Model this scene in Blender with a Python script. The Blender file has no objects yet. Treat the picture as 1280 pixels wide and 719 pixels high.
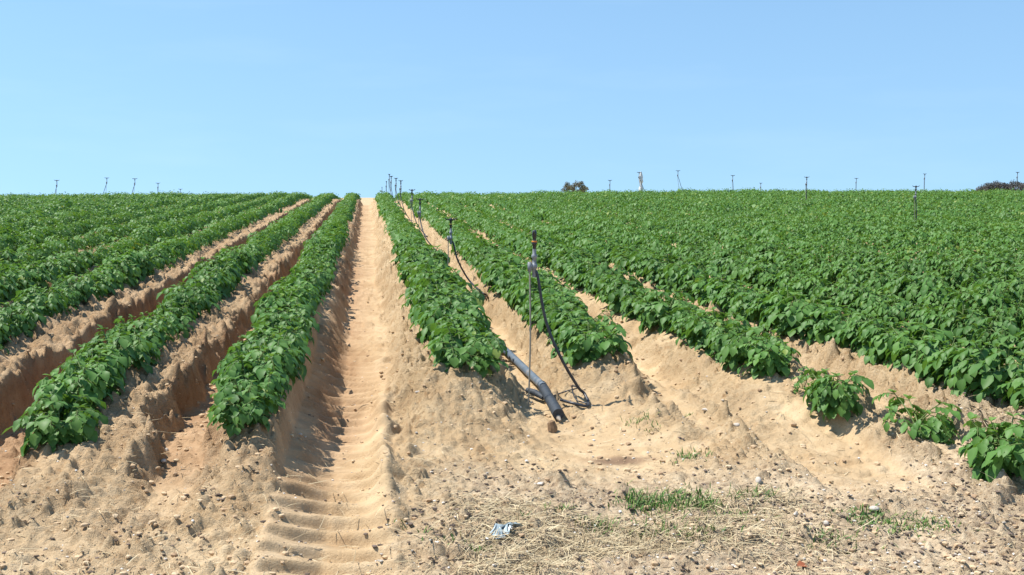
import bpy, math, random
import numpy as np
from mathutils import Vector, Euler

# ------------------------------------------------------------------ camera, sky, sun, exposure
C = bpy.context.scene.collection
S = bpy.context.scene
random.seed(11)
RNG = np.random.default_rng(11)

EYE = 1.5                 # eye height over the wheel furrow where the photographer stands
FPX, W0, H0 = 1372.0, 1280.0, 719.0
YAW = math.atan((640 - 460) / FPX)          # rows run along +Y; the camera looks a little to the right of them
PITCH = math.atan((359.5 - 246) / FPX)
cam_d = bpy.data.cameras.new('camera'); cam = bpy.data.objects.new('camera', cam_d); C.objects.link(cam)
cam.location = (0, 0, EYE)
cam.rotation_euler = Euler((math.pi / 2 - PITCH, 0, -YAW), 'XYZ')
cam_d.sensor_width = 36; cam_d.lens = 36 * FPX / W0
cam_d.clip_start = 0.05; cam_d.clip_end = 6000
S.camera = cam

SUN_EL, SUN_ROT = math.radians(60), math.radians(284)      # high sun, from the left and a little ahead of the camera
wd = bpy.data.worlds.new('World'); S.world = wd; wd.use_nodes = True
nt = wd.node_tree; nt.nodes.clear()
sky = nt.nodes.new('ShaderNodeTexSky'); sky.sky_type = 'NISHITA'; sky.sun_disc = False
sky.sun_elevation = SUN_EL; sky.sun_rotation = SUN_ROT
sky.air_density = 1.0; sky.dust_density = 0.0; sky.ozone_density = 5.0; sky.altitude = 900
tcw = nt.nodes.new('ShaderNodeTexCoord'); mpw = nt.nodes.new('ShaderNodeMapping')     # an even, clear sky: the gradient is stretched upwards
mpw.inputs['Scale'].default_value = (1, 1, 0.36); mpw.inputs['Location'].default_value = (0, 0, 0.115)
nt.links.new(tcw.outputs['Generated'], mpw.inputs[0]); nt.links.new(mpw.outputs[0], sky.inputs[0])
bg = nt.nodes.new('ShaderNodeBackground'); bg.inputs['Strength'].default_value = 0.117
wo = nt.nodes.new('ShaderNodeOutputWorld')
cn = nt.nodes.new('ShaderNodeTexNoise'); cn.inputs['Scale'].default_value = 1.0; cn.inputs['Detail'].default_value = 7; cn.inputs['Roughness'].default_value = 0.55
cm = nt.nodes.new('ShaderNodeMapping'); cm.inputs['Scale'].default_value = (4, 4, 22); nt.links.new(tcw.outputs['Generated'], cm.inputs[0]); nt.links.new(cm.outputs[0], cn.inputs[0])
cr = nt.nodes.new('ShaderNodeMapRange'); cr.inputs[1].default_value = 0.50; cr.inputs[2].default_value = 0.85; cr.inputs[3].default_value = 0; cr.inputs[4].default_value = 0.09
nt.links.new(cn.outputs['Fac'], cr.inputs[0])
cx = nt.nodes.new('ShaderNodeMix'); cx.data_type = 'RGBA'; nt.links.new(cr.outputs[0], cx.inputs['Factor'])      # the faintest wisps of cloud
nt.links.new(sky.outputs[0], cx.inputs['A']); cx.inputs['B'].default_value = (6.2, 7.0, 7.6, 1)
ct = nt.nodes.new('ShaderNodeMix'); ct.data_type = 'RGBA'; ct.blend_type = 'MULTIPLY'; ct.inputs['Factor'].default_value = 1.0
nt.links.new(cx.outputs['Result'], ct.inputs['A']); ct.inputs['B'].default_value = (0.97, 1.02, 0.975, 1)
nt.links.new(ct.outputs['Result'], bg.inputs[0]); nt.links.new(bg.outputs[0], wo.inputs[0])

sun_d = bpy.data.lights.new('sun', 'SUN'); sun_d.energy = 5.0; sun_d.angle = math.radians(0.5); sun_d.color = (1, 0.955, 0.89)
sun = bpy.data.objects.new('sun', sun_d); C.objects.link(sun)
to_sun = Vector((math.cos(SUN_EL) * math.sin(SUN_ROT), math.cos(SUN_EL) * math.cos(SUN_ROT), math.sin(SUN_EL)))
sun.rotation_euler = to_sun.to_track_quat('Z', 'Y').to_euler(); sun.location = (-20, -10, 40)

S.view_settings.view_transform = 'Standard'; S.view_settings.look = 'None'
S.view_settings.exposure = 0.56; S.view_settings.gamma = 1.0; S.view_settings.use_curve_mapping = False
S.cycles.max_bounces = 6; S.cycles.diffuse_bounces = 3; S.cycles.transmission_bounces = 4; S.cycles.glossy_bounces = 2

# ------------------------------------------------------------------ helpers
def tag(o, label=None, cat=None, group=None, kind=None):
    if label: o['label'] = label
    if cat: o['category'] = cat
    if group: o['group'] = group
    if kind: o['kind'] = kind
    return o

def empty(name, loc, parent=None):
    o = bpy.data.objects.new(name, None); o.empty_display_size = 0.1
    o.location = loc; C.objects.link(o)
    if parent: o.parent = parent
    return o

def make_mesh(name, V, F, mats=(), attrs=None, midx=None, smooth=True):
    """V (n,3); F (m,3) or (m,4) int array; attrs: name -> per-vertex float array."""
    V = np.asarray(V, dtype=np.float32); F = np.asarray(F, dtype=np.int32)
    me = bpy.data.meshes.new(name)
    k = F.shape[1]
    me.vertices.add(len(V)); me.vertices.foreach_set('co', V.ravel())
    me.loops.add(F.size); me.loops.foreach_set('vertex_index', F.ravel())
    me.polygons.add(len(F))
    me.polygons.foreach_set('loop_start', np.arange(0, F.size, k, dtype=np.int32))
    if midx is not None: me.polygons.foreach_set('material_index', np.asarray(midx, dtype=np.int32))
    me.polygons.foreach_set('use_smooth', np.full(len(F), smooth, dtype=bool))
    for nm, a in (attrs or {}).items():
        at_ = me.attributes.new(nm, 'FLOAT', 'POINT'); at_.data.foreach_set('value', np.asarray(a, dtype=np.float32))
    for m in mats: me.materials.append(m)
    me.update(calc_edges=True); me.validate()
    return me

def link(name, me, parent=None, loc=None):
    o = bpy.data.objects.new(name, me); C.objects.link(o)
    if parent: o.parent = parent
    if loc is not None: o.location = loc
    return o

class MB:
    """collects tubes, lathes and lumps; build() links them as ONE mesh object"""
    def __init__(s): s.v = []; s.f = []; s.n = 0
    def add(s, V, F):
        F = np.asarray(F)
        if F.shape[1] == 4: F = np.vstack([F[:, [0, 1, 2]], F[:, [0, 2, 3]]])
        s.v.append(np.asarray(V, float)); s.f.append(F + s.n); s.n += len(V)
    def tube(s, P, r, n=8, cap=True):
        P = np.asarray(P, float); m = len(P)
        r = np.full(m, r) if np.isscalar(r) else np.asarray(r, float)
        T = np.gradient(P, axis=0); T /= np.linalg.norm(T, axis=1)[:, None] + 1e-9
        ref = np.array([0.0, 0, 1]) if abs(T[0, 2]) < 0.9 else np.array([1.0, 0, 0])
        V = []
        a = np.arange(n) * 2 * math.pi / n
        for i in range(m):
            u = ref - T[i] * ref.dot(T[i]); u /= np.linalg.norm(u) + 1e-9; ref = u
            w = np.cross(T[i], u)
            V.append(P[i] + r[i] * (np.cos(a)[:, None] * u + np.sin(a)[:, None] * w))
        V = np.vstack(V); F = []
        for i in range(m - 1):
            for j in range(n):
                F.append((i * n + j, i * n + (j + 1) % n, (i + 1) * n + (j + 1) % n, (i + 1) * n + j))
        s.add(V, F)
        if cap:
            for i in (0, m - 1):
                c = np.vstack([V[i * n:(i + 1) * n], P[i][None]])
                s.add(c, [(j, (j + 1) % n, n) for j in range(n)])
        return s
    def lathe(s, base, prof, n=12):
        b = np.asarray(base, float)
        return s.tube([b + (0, 0, z) for z, _ in prof], [r for _, r in prof], n)
    def box(s, c, d, rz=0.0):
        c = np.asarray(c, float); d = np.asarray(d, float) / 2
        q = np.array([[x, y, z] for z in (-1, 1) for y in (-1, 1) for x in (-1, 1)]) * d
        R = np.array([[math.cos(rz), -math.sin(rz), 0], [math.sin(rz), math.cos(rz), 0], [0, 0, 1]])
        s.add(q @ R.T + c, [(0, 2, 3, 1), (4, 5, 7, 6), (0, 1, 5, 4), (2, 6, 7, 3), (0, 4, 6, 2), (1, 3, 7, 5)])
        return s
    def build(s, name, mat, parent=None, loc=None, smooth=True):
        me = make_mesh(name, np.vstack(s.v), np.vstack(s.f), (mat,), smooth=smooth)
        return link(name, me, parent, loc)

def bez(p0, p1, p2, p3, n=14):
    t = np.linspace(0, 1, n)[:, None]
    p0, p1, p2, p3 = [np.asarray(p, float) for p in (p0, p1, p2, p3)]
    return (1 - t) ** 3 * p0 + 3 * t * (1 - t) ** 2 * p1 + 3 * t * t * (1 - t) * p2 + t ** 3 * p3

def catmull(P, n=8):
    P = np.asarray(P, float); Q = np.vstack([2 * P[0] - P[1], P, 2 * P[-1] - P[-2]]); out = []
    for i in range(1, len(Q) - 2):
        for t in np.linspace(0, 1, n, endpoint=False):
            a, b, c, d = Q[i - 1], Q[i], Q[i + 1], Q[i + 2]
            out.append(0.5 * (2 * b + (c - a) * t + (2 * a - 5 * b + 4 * c - d) * t * t + (3 * b - a - 3 * c + d) * t ** 3))
    out.append(P[-1]); return np.array(out)

_P = RNG.random((16, 256, 256))
def vn(x, y, seed=0):
    x = np.asarray(x, float) + seed * 37.13; y = np.asarray(y, float) + seed * 11.7
    xi = np.floor(x).astype(np.int64); yi = np.floor(y).astype(np.int64)
    fx = x - xi; fy = y - yi; fx = fx * fx * (3 - 2 * fx); fy = fy * fy * (3 - 2 * fy)
    T = _P[seed % 16]
    x0 = xi & 255; x1 = (xi + 1) & 255; y0 = yi & 255; y1 = (yi + 1) & 255
    return (T[x0, y0] * (1 - fx) + T[x1, y0] * fx) * (1 - fy) + (T[x0, y1] * (1 - fx) + T[x1, y1] * fx) * fy - 0.5

def ss(a, b, x):
    t = np.clip((np.asarray(x, float) - a) / (b - a), 0, 1); return t * t * (3 - 2 * t)

# ------------------------------------------------------------------ the lie of the land
# row centres (m, right positive). deep: the furrow to the right of this row was driven in
LEFT = [-0.54, -1.33, -2.42, -3.18, -4.0, -4.85, -5.65, -6.5, -7.3, -8.1, -8.95, -9.75, -10.6, -11.4, -12.2, -13.0, -13.9, -14.7]
RIGHT = [0.57, 1.40, 2.20, 3.02] + [3.02 + 0.83 * k for k in range(1, 36)]
ROWS = np.array(sorted(LEFT + RIGHT))
NR = len(ROWS)
DEPTH = np.full(NR - 1, 0.22); SWR = np.full(NR - 1, 0.20); SWL = np.full(NR - 1, 0.20); TWR = np.full(NR - 1, 0.15); TWL = np.full(NR - 1, 0.15)
def gap(i_left): return int(np.argmin(abs(ROWS - i_left)))
g = gap(-0.54); DEPTH[g] = 0.215; SWR[g] = 0.18; SWL[g] = 0.34; TWR[g] = 0.17      # tyre-tracked furrow
g = gap(-2.42); DEPTH[g] = 0.275; SWR[g] = 0.08; SWL[g] = 0.18; TWR[g] = 0.32; TWL[g] = 0.12
g = gap(-1.33); DEPTH[g] = 0.185; SWR[g] = 0.12; SWL[g] = 0.16; TWR[g] = 0.24; TWL[g] = 0.10
for r_ in (-3.18, -4.0): TWR[gap(r_)] = 0.24; SWR[gap(r_)] = 0.14
g = gap(0.57); DEPTH[g] = 0.17; SWR[g] = 0.22; SWL[g] = 0.20
g = gap(1.40); DEPTH[g] = 0.18; SWR[g] = 0.24; SWL[g] = 0.26
for r_ in (2.20, 3.02): DEPTH[gap(r_)] = 0.13
REND = np.interp(ROWS, [-15, -2.42, -1.33, -0.55, 0.53, 1.35, 2.35, 3.17, 30], [4.0, 4.6, 4.85, 4.95, 6.1, 6.1, 5.6, 3.4, 3.2])

def drop(y):
    y = np.minimum(np.asarray(y, float), 200.0)
    return np.where(y < 37, 0, np.where(y < 46, 0.0030 * (y - 37) ** 2, 0.243 + 0.054 * (y - 46)))
def plane(x, y):
    y = np.asarray(y, float); x = np.asarray(x, float)
    lift = 0.10 * ss(3, 12, x) * ss(20, 42, y) * (1 - ss(60, 150, y)) - 0.05 * ss(-4, -12, x) * ss(20, 42, y) * (1 - ss(60, 150, y))
    return EYE + 0.0277 * np.clip(y, 0, 200) - drop(y) + lift
def bend(x, y):             # the right-hand rows swing out a little at the near end
    return 0.26 * ss(1.65, 2.3, x) * ss(9.5, 4.5, y)
def wob(y, k=0): return 0.05 * vn(np.asarray(y) * 0.45, k * 7.7, 3) + 0.03 * vn(np.asarray(y) * 1.6, k * 3.1, 4)

def clods(x, y, cell, rmin, rmax, keep, seed):
    out = np.zeros_like(x); T = _P[seed % 16]; T2 = _P[(seed + 1) % 16]; T3 = _P[(seed + 2) % 16]; T4 = _P[(seed + 3) % 16]
    u = x / cell; v = y / cell; ui = np.floor(u).astype(np.int64); vi = np.floor(v).astype(np.int64)
    for du in (-1, 0, 1):
        for dv in (-1, 0, 1):
            a = (ui + du) & 255; b = (vi + dv) & 255
            r = rmin + (rmax - rmin) * T3[a, b] ** 2
            d2 = ((u - (ui + du + T[a, b])) ** 2 + (v - (vi + dv + T2[a, b])) ** 2 * (0.7 + 0.8 * T4[b, a])) * cell * cell
            hgt = np.sqrt(np.clip(r * r - d2, 0, None)) * (0.55 + 0.5 * T4[a, b])
            out = np.maximum(out, np.where(T4[a, b] < keep, hgt, 0))
    return out
def land(x, y, full=False):
    x = np.asarray(x, float); y = np.asarray(y, float)
    xr = x - bend(x, y)
    xr = xr + 0.05 * vn(y * 0.45, np.round(xr) * 0 + 2.3, 3) + 0.05 * vn(y * 1.7, xr * 1.2, 4)
    xr = xr + (0.07 * vn(x * 3.4, y * 3.1, 2) + 0.05 * vn(x * 9, y * 9, 6) * (0.6 + 1.6 * vn(x * 1.1, y * 1.1, 5)) + 0.036 * vn(x * 22, y * 19, 7)) * ss(16, 12, y) * (1 - 0.8 * ss(-0.2, 0.2, x))
    i = np.clip(np.searchsorted(ROWS, xr) - 1, 0, NR - 2)
    a = xr - ROWS[i]; b = ROWS[i + 1] - xr
    ra = 0.5 + vn(y * 3.3, x * 3.3, 5); rb = 0.5 + vn(y * 3.3, x * 3.3, 6)
    fa = ss(0, 1, (a - TWR[i] - 0.10 * (ra - 0.5)) / SWR[i]); fb = ss(0, 1, (b - TWL[i] - 0.10 * (rb - 0.5)) / SWL[i])
    fur = np.minimum(fa, fb); crown = 0.035 * (1 - fur) * (1 - np.clip(np.minimum(a, b) / 0.16, 0, 1) ** 2)
    side = 4 * fur * (1 - fur)
    inside = (xr > ROWS[0]) & (xr < ROWS[-1])
    hp = 1.215 + DEPTH[i] * fur - crown
    hp = np.where(inside, hp, 1.38)
    ye = np.interp(xr, ROWS, REND)
    A = ss(ye - 0.65, ye + 0.65, y + 0.5 * vn(x * 2.1, y * 2.1, 7))
    A = A * (1 - ss(56, 62, y))
    head = 1.445 - 0.06 * vn(x * 0.9, y * 0.9, 8)
    h = head * (1 - A) + hp * A
    # clods and crumbs
    n1 = vn(x * 3.6, y * 3.6, 9); n2 = vn(x * 8, y * 8, 10); n3 = vn(x * 18, y * 18, 11); n4 = vn(x * 40, y * 40, 12)
    rgh = np.where(inside, A * (0.22 + 1.3 * side + 0.6 * (1 - fur)), 0.5) + (1 - A) * 0.45
    # tyre tracks
    def track(xc, w, per, amp, skew):
        u = (x - xc) / w
        m = ss(1.12, 0.9, abs(u))
        ph = (y + skew * np.sqrt(u * u + 0.06) + 0.085 * vn(x * 2.5, y * 1.3, 13) + 0.02 * vn(x * 14, y * 9, 3)) / per + 0.10 * ss(-.1, .1, u)
        saw = ph - np.floor(ph)
        bar = np.minimum(saw / 0.16, (1 - saw) / 0.84) ** 0.8
        return m, (bar - 0.5) * amp * m * np.clip(0.8 + 1.5 * vn(x * 2.3, y * 1.1, 14) + 0.9 * vn(x * 7, y * 5, 1), 0.12, 1.3)
    m1, b1 = track(-0.165 + 0.035 * vn(y * 0.5, 0 * y, 2), 0.245, 0.18, 0.056, 0.14)
    k1 = ss(3.3, 4.1, y) * (1 - 0.65 * ss(9, 18, y))
    xc2 = 1.90 + bend(x + 0.4, y) * 1.5
    m2, b2 = track(xc2, 0.24, 0.23, 0.024, -0.2)
    k2 = ss(4.2, 5.0, y) * (1 - 0.7 * ss(9, 18, y))
    xc3 = -1.86
    m3, b3 = track(xc3, 0.2, 0.19, 0.035, 0.1)
    calm = np.clip(1 - 0.75 * np.maximum(m1 * k1, 0.8 * m2 * k2), 0, 1)
    z = -h + rgh * calm * (0.060 * n1 + 0.045 * n2 + 0.022 * n3 + 0.010 * n4) + calm * rgh * (0.06 * (abs(n2) - 0.12) + 0.075 * (abs(n3) - 0.12) + 0.045 * (abs(n4) - 0.1))
    q = (y < 15) & (y > 3.2) & (abs(x) < 7)
    if q.any():
        xq, yq = x[q] + 0.012 * n3[q], y[q] + 0.012 * n4[q]
        kp = np.clip(rgh[q] * calm[q] * (0.75 + 1.6 * n1[q]) * (1 + 0.7 * ss(-0.2, -0.6, x[q])), 0, 1)
        z[q] += clods(xq, yq, 0.14, 0.012, 0.062, np.clip(kp * 0.8, 0, .6), 1) * 1.1 + clods(xq, yq, 0.06, 0.006, 0.028, kp * 1.2, 4) * 1.5 + clods(xq, yq, 0.032, 0.003, 0.014, kp * 1.4 + 0.03, 7) * 1.6
    u1 = (x + 0.165 - 0.035 * vn(y * 0.5, 0 * y, 2)) / 0.235
    f1 = 0.85 * m1 * k1 * ss(10, 7, y)
    z = z * (1 - f1) + f1 * (-1.475 + 0.10 * np.clip(-u1, 0, 1.2) ** 1.5 + 0.05 * np.clip(u1, 0, 1.2) ** 2 + 0.02 * n1)
    z = z + b1 * k1 + b2 * k2 - 0.04 * m2 * k2 * (1 - 0.4 * A) + b3 * ss(5, 6, y) * 0.7
    ero = ss(1.5, 1.9, x) * ss(3.3, 2.4, x) * ss(8.5, 7, y) * ss(4.0, 4.6, y)
    z = z + 0.6 * ero * (0.075 * (0.2 - abs(vn(x * 3.2 + y * 2.2, y * 1.3 - x * 0.8, 1))) + 0.05 * (0.2 - abs(vn(x * 8 + y * 5, y * 3 - x * 2, 2))))
    # churned lumps thrown up beside the track
    lump = np.exp(-((x - 0.07) / 0.05) ** 2) * ss(4.2, 4.8, y) * ss(7.2, 6.2, y)
    z = z + lump * (0.055 + 0.10 * n2)
    # smooth wash of sand below the pipe
    w = np.exp(-(((x - 1.22) / 0.34) ** 2 + ((y - 5.55) / 0.75) ** 2))
    z = z * (1 - 0.8 * w) + (-1.49 + 0.01 * n1) * 0.8 * w
    Z = plane(x, y) + z
    if not full: return Z
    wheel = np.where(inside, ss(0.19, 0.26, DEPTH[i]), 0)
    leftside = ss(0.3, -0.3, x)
    red_and_shade = A * np.clip(fur * 0.18 * (0.4 + wheel) * ss(0.5, -0.8, x) + leftside * (0.40 + 0.60 * np.maximum(fur, side) * (0.35 + 0.65 * ss(-0.3, -1.5, x))), 0, 1)  # reddish furrow soil, with the shade of the ridge flanks painted in
    red_and_shade = red_and_shade + 0.5 * np.exp(-(((x - 1.24) / 0.16) ** 2 + ((y - 5.33) / 0.07) ** 2)) * 2 + 0.22 * m1 * k1 * ss(0.05, -0.3, x)  # brown patch near the pipe end; shade painted on the track's left side
    lit = ss(0.2, 0.9, x + 0.9 * vn(x * 1.1, y * 1.1, 1) + 0.35) * ss(5.5, 4.75, y + 1.2 * vn(x * 0.9, y * 0.9, 15) - 0.1 * x) * (1 - 0.8 * m2 * k2)
    stain = np.exp(-(((x - 1.24 + .04 * n3) / 0.16) ** 2 + ((y - 5.33 + .05 * n2) / 0.085) ** 2) ** 2)
    lit = np.maximum(lit, 0.25 * ss(4.9, 4.5, y + vn(x * 1.5, y * 1.5, 15)) * (1 - m1))
    return Z, np.clip(red_and_shade, 0, 1), np.clip(lit, 0, 1), np.clip(rgh * calm * 1.5 * (1 + 1.2 * n1), 0, 1) * (1 - 0.8 * w), stain

def lz(x, y): return float(land(np.array([x]), np.array([y]))[0])

# pixel of the photograph (1280 wide) -> the place on the land, h metres under the eye plane; used to survey positions
_R = np.array(cam.rotation_euler.to_matrix())
def ray(px, py): return _R @ np.array([(px - 640) / FPX, (359.5 - py) / FPX, -1.0])
def at(px, py, h=1.4):
    d = ray(px, py); t = h / (0.0277 * d[1] - d[2]); return np.array([0, 0, EYE]) + d * t
def at_y(px, py, y):
    d = ray(px, py); return np.array([0, 0, EYE]) + d * (y / d[1])
def on_land(px, py):
    d = ray(px, py); t = np.linspace(2, 30, 1500); p = d[None] * t[:, None] + np.array([0, 0, EYE])
    k = np.argmax(p[:, 2] < land(p[:, 0], p[:, 1])); q = p[k]; q[2] = lz(q[0], q[1]); return q

# ------------------------------------------------------------------ materials
def mat(name, rough=0.8, spec=0.3):
    m = bpy.data.materials.new(name); m.use_nodes = True
    b = m.node_tree.nodes['Principled BSDF']; b.inputs['Roughness'].default_value = rough
    b.inputs['Specular IOR Level'].default_value = spec
    return m, m.node_tree, b
def N(t, ty, **kw):
    n = t.nodes.new(ty)
    for k, v in kw.items(): setattr(n, k, v)
    return n
def noise(t, scale, detail=4, rough=0.55, vec=None):
    n = N(t, 'ShaderNodeTexNoise'); n.inputs['Scale'].default_value = scale; n.inputs['Detail'].default_value = detail
    n.inputs['Roughness'].default_value = rough
    if vec: t.links.new(vec, n.inputs['Vector'])
    return n.outputs['Fac']
def ramp(t, fac, stops):
    r = N(t, 'ShaderNodeValToRGB'); e = r.color_ramp.elements
    while len(e) > 1: e.remove(e[-1])
    e[0].position = stops[0][0]; e[0].color = (*stops[0][1], 1) if len(stops[0][1]) == 3 else stops[0][1]
    for p, c in stops[1:]:
        q = e.new(p); q.color = (*c, 1)
    t.links.new(fac, r.inputs[0]); return r.outputs[0]
def mix(t, fac, a, b, mode='MIX'):
    m = N(t, 'ShaderNodeMix', data_type='RGBA', blend_type=mode)
    for s, v in ((m.inputs['Factor'], fac), (m.inputs['A'], a), (m.inputs['B'], b)):
        if hasattr(v, 'links') or hasattr(v, 'is_linked'): t.links.new(v, s)
        elif isinstance(v, (int, float)): s.default_value = v
        else: s.default_value = (*v, 1)
    return m.outputs['Result']
def math_(t, op, a, b=0.0):
    m = N(t, 'ShaderNodeMath', operation=op)
    for s, v in ((m.inputs[0], a), (m.inputs[1], b)):
        if isinstance(v, (int, float)): s.default_value = v
        else: t.links.new(v, s)
    return m.outputs[0]
def attr(t, nm):
    a = N(t, 'ShaderNodeAttribute', attribute_name=nm); return a.outputs['Fac']
def bump(t, b, h, dist, strength=1.0):
    n = N(t, 'ShaderNodeBump'); n.inputs['Distance'].default_value = dist; n.inputs['Strength'].default_value = strength
    t.links.new(h, n.inputs['Height']); t.links.new(n.outputs[0], b.inputs['Normal'])

# soil
M_SOIL, t, b = mat('sandy_soil', 0.95, 0.12)
geo = N(t, 'ShaderNodeNewGeometry').outputs['Position']
big = noise(t, 0.8, 3, 0.5, geo); mid = noise(t, 6, 5, 0.6, geo); fine = noise(t, 70, 4, 0.7, geo); grit = noise(t, 260, 2, 0.6, geo)
sand = ramp(t, mid, [(0.28, (0.435, 0.302, 0.168)), (0.5, (0.51, 0.372, 0.215)), (0.72, (0.565, 0.43, 0.265))])
red = ramp(t, mid, [(0.3, (0.29, 0.165, 0.088)), (0.7, (0.43, 0.27, 0.155))])  # reddish soil, toned down to the dark brown of the shaded walls
litc = ramp(t, noise(t, 24, 5, 0.7, geo), [(0.34, (0.13, 0.10, 0.08)), (0.43, (0.37, 0.285, 0.195)), (0.54, (0.50, 0.395, 0.265)), (0.68, (0.60, 0.49, 0.34))])
dfac = math_(t, 'MULTIPLY', attr(t, 'red_and_shade'), math_(t, 'ADD', 0.45, big))
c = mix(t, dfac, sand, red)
c = mix(t, 1.0, c, ramp(t, noise(t, 1.7, 4, 0.6, geo), [(0.3, (0.84, 0.80, 0.76)), (0.5, (0.98, 0.98, 0.98)), (0.7, (1.08, 1.09, 1.10))]), 'MULTIPLY')
c = mix(t, math_(t, 'MULTIPLY', attr(t, 'litter'), 0.72), c, litc)
sp = ramp(t, fine, [(0.29, (0.50, 0.40, 0.33)), (0.38, (0.95, 0.92, 0.88)), (0.48, (1, 1, 1)), (0.64, (1.04, 1.04, 1.04)), (0.76, (1.22, 1.22, 1.2))])
sp2 = ramp(t, noise(t, 22, 5, 0.7, geo), [(0.33, (0.80, 0.69, 0.60)), (0.45, (1, 1, 1)), (0.66, (1.08, 1.08, 1.08))])
c = mix(t, math_(t, 'MULTIPLY', attr(t, 'rough'), 0.8), c, sp2, 'MULTIPLY')
c = mix(t, math_(t, 'ADD', 0.25, math_(t, 'MULTIPLY', attr(t, 'rough'), 0.7)), c, sp, 'MULTIPLY')
c = mix(t, math_(t, 'MULTIPLY', attr(t, 'stain'), 0.72), c, (0.17, 0.115, 0.075))
t.links.new(c, b.inputs['Base Color'])
hgt = math_(t, 'ADD', math_(t, 'MULTIPLY', fine, 1.0), math_(t, 'MULTIPLY', grit, 0.4))
hgt = math_(t, 'MULTIPLY', hgt, math_(t, 'ADD', 0.3, attr(t, 'rough')))
bump(t, b, hgt, 0.014, 1.0)

def simple(name, stops, scale=30, rough=0.8, spec=0.3, rnd=False, bmp=None):
    m, t, b = mat(name, rough, spec)
    f = attr(t, 'rnd') if rnd else noise(t, scale, 4, 0.6, N(t, 'ShaderNodeTexCoord').outputs['Object'])
    t.links.new(ramp(t, f, stops), b.inputs['Base Color'])
    if bmp: bump(t, b, noise(t, scale * 3, 3, 0.6, N(t, 'ShaderNodeTexCoord').outputs['Object']), bmp)
    return m

# leaves: green with a paler midrib, each leaflet a little different, light passing through
def leaf_material(name, tint):
    m, t, b = mat(name, 0.5, 0.24)
    r = attr(t, 'rnd'); yg = attr(t, 'young'); rib = attr(t, 'rib')
    c = ramp(t, r, [(0.0, tuple(v * k for v, k in zip((0.049, 0.133, 0.027), tint))), (0.5, tuple(v * k for v, k in zip((0.081, 0.198, 0.039), tint))),
                    (1.0, tuple(v * k for v, k in zip((0.120, 0.250, 0.052), tint)))])
    c = mix(t, math_(t, 'MULTIPLY', math_(t, 'GREATER_THAN', r, 0.965), 0.55), c, (0.26, 0.27, 0.05))
    gw = N(t, 'ShaderNodeNewGeometry').outputs['Position']
    c = mix(t, 0.7, c, ramp(t, noise(t, 0.55, 3, 0.5, gw), [(0.3, (0.80, 0.86, 0.85)), (0.7, (1.18, 1.12, 1.05))]), 'MULTIPLY')
    c = mix(t, 0.5, c, ramp(t, noise(t, 45, 3, 0.6, gw), [(0.3, (0.78, 0.8, 0.8)), (0.7, (1.18, 1.15, 1.15))]), 'MULTIPLY')
    c = mix(t, math_(t, 'MULTIPLY', yg, 0.55), c, (0.17, 0.30, 0.06))
    c = mix(t, math_(t, 'MULTIPLY', rib, 0.28), c, (0.16, 0.26, 0.09))
    oi = N(t, 'ShaderNodeObjectInfo')
    hs = N(t, 'ShaderNodeHueSaturation'); t.links.new(c, hs.inputs['Color'])
    t.links.new(math_(t, 'ADD', 0.9, math_(t, 'MULTIPLY', oi.outputs['Random'], 0.2)), hs.inputs['Value'])
    c = hs.outputs[0]
    t.links.new(c, b.inputs['Base Color'])
    tr = N(t, 'ShaderNodeBsdfTranslucent'); t.links.new(mix(t, 1.0, c, (1.5, 1.45, 0.7), 'MULTIPLY'), tr.inputs[0])
    ms = N(t, 'ShaderNodeMixShader'); ms.inputs[0].default_value = 0.27
    out = t.nodes['Material Output']
    t.links.new(b.outputs[0], ms.inputs[1]); t.links.new(tr.outputs[0], ms.inputs[2]); t.links.new(ms.outputs[0], out.inputs[0])
    return m
M_LEAF = leaf_material('potato_leaf', (1, 1, 1))
M_STEM = simple('potato_stem', [(0.3, (0.09, 0.15, 0.035)), (0.7, (0.15, 0.2, 0.06))], 40, 0.6)
M_PIPE = simple('grey_pipe', [(0.3, (0.075, 0.105, 0.135)), (0.55, (0.125, 0.155, 0.185)), (0.75, (0.32, 0.26, 0.19))], 14, 0.55, 0.4)
M_SLEEVE = simple('black_sleeve', [(0.3, (0.022, 0.03, 0.04)), (0.75, (0.05, 0.06, 0.07))], 30, 0.6, 0.4, bmp=0.004)
M_HOSE = simple('black_hose', [(0.3, (0.016, 0.018, 0.024)), (0.75, (0.05, 0.052, 0.058))], 20, 0.42, 0.5)
M_STAKE = simple('grey_stake', [(0.3, (0.2, 0.185, 0.15)), (0.7, (0.34, 0.32, 0.26))], 20, 0.65, 0.4)
M_GREY = simple('grey_plastic', [(0.3, (0.14, 0.155, 0.175)), (0.7, (0.26, 0.28, 0.3))], 30, 0.5, 0.4)
M_DARK = simple('dark_plastic', [(0.3, (0.012, 0.013, 0.018)), (0.7, (0.035, 0.037, 0.045))], 30, 0.45, 0.5)
M_ORANGE = simple('orange_plastic', [(0.3, (0.55, 0.16, 0.02)), (0.7, (0.65, 0.24, 0.03))], 30, 0.5)
M_YELLOW = simple('yellow_plastic', [(0.3, (0.6, 0.42, 0.02)), (0.7, (0.7, 0.5, 0.04))], 30, 0.5)
M_WHITE = simple('white_plastic', [(0.3, (0.62, 0.63, 0.62)), (0.7, (0.8, 0.8, 0.78))], 20, 0.5)
M_STONE = simple('pale_stone', [(0.3, (0.40, 0.33, 0.25)), (0.5, (0.52, 0.47, 0.40)), (0.7, (0.63, 0.6, 0.55))], 20, 0.8, 0.2)
M_BITS = simple('pale_bits', [(0.0, (0.3, 0.26, 0.21)), (0.5, (0.55, 0.5, 0.42)), (0.85, (0.66, 0.62, 0.55)), (1.0, (0.78, 0.76, 0.72))], 1, 0.8, 0.2, rnd=True)
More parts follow.
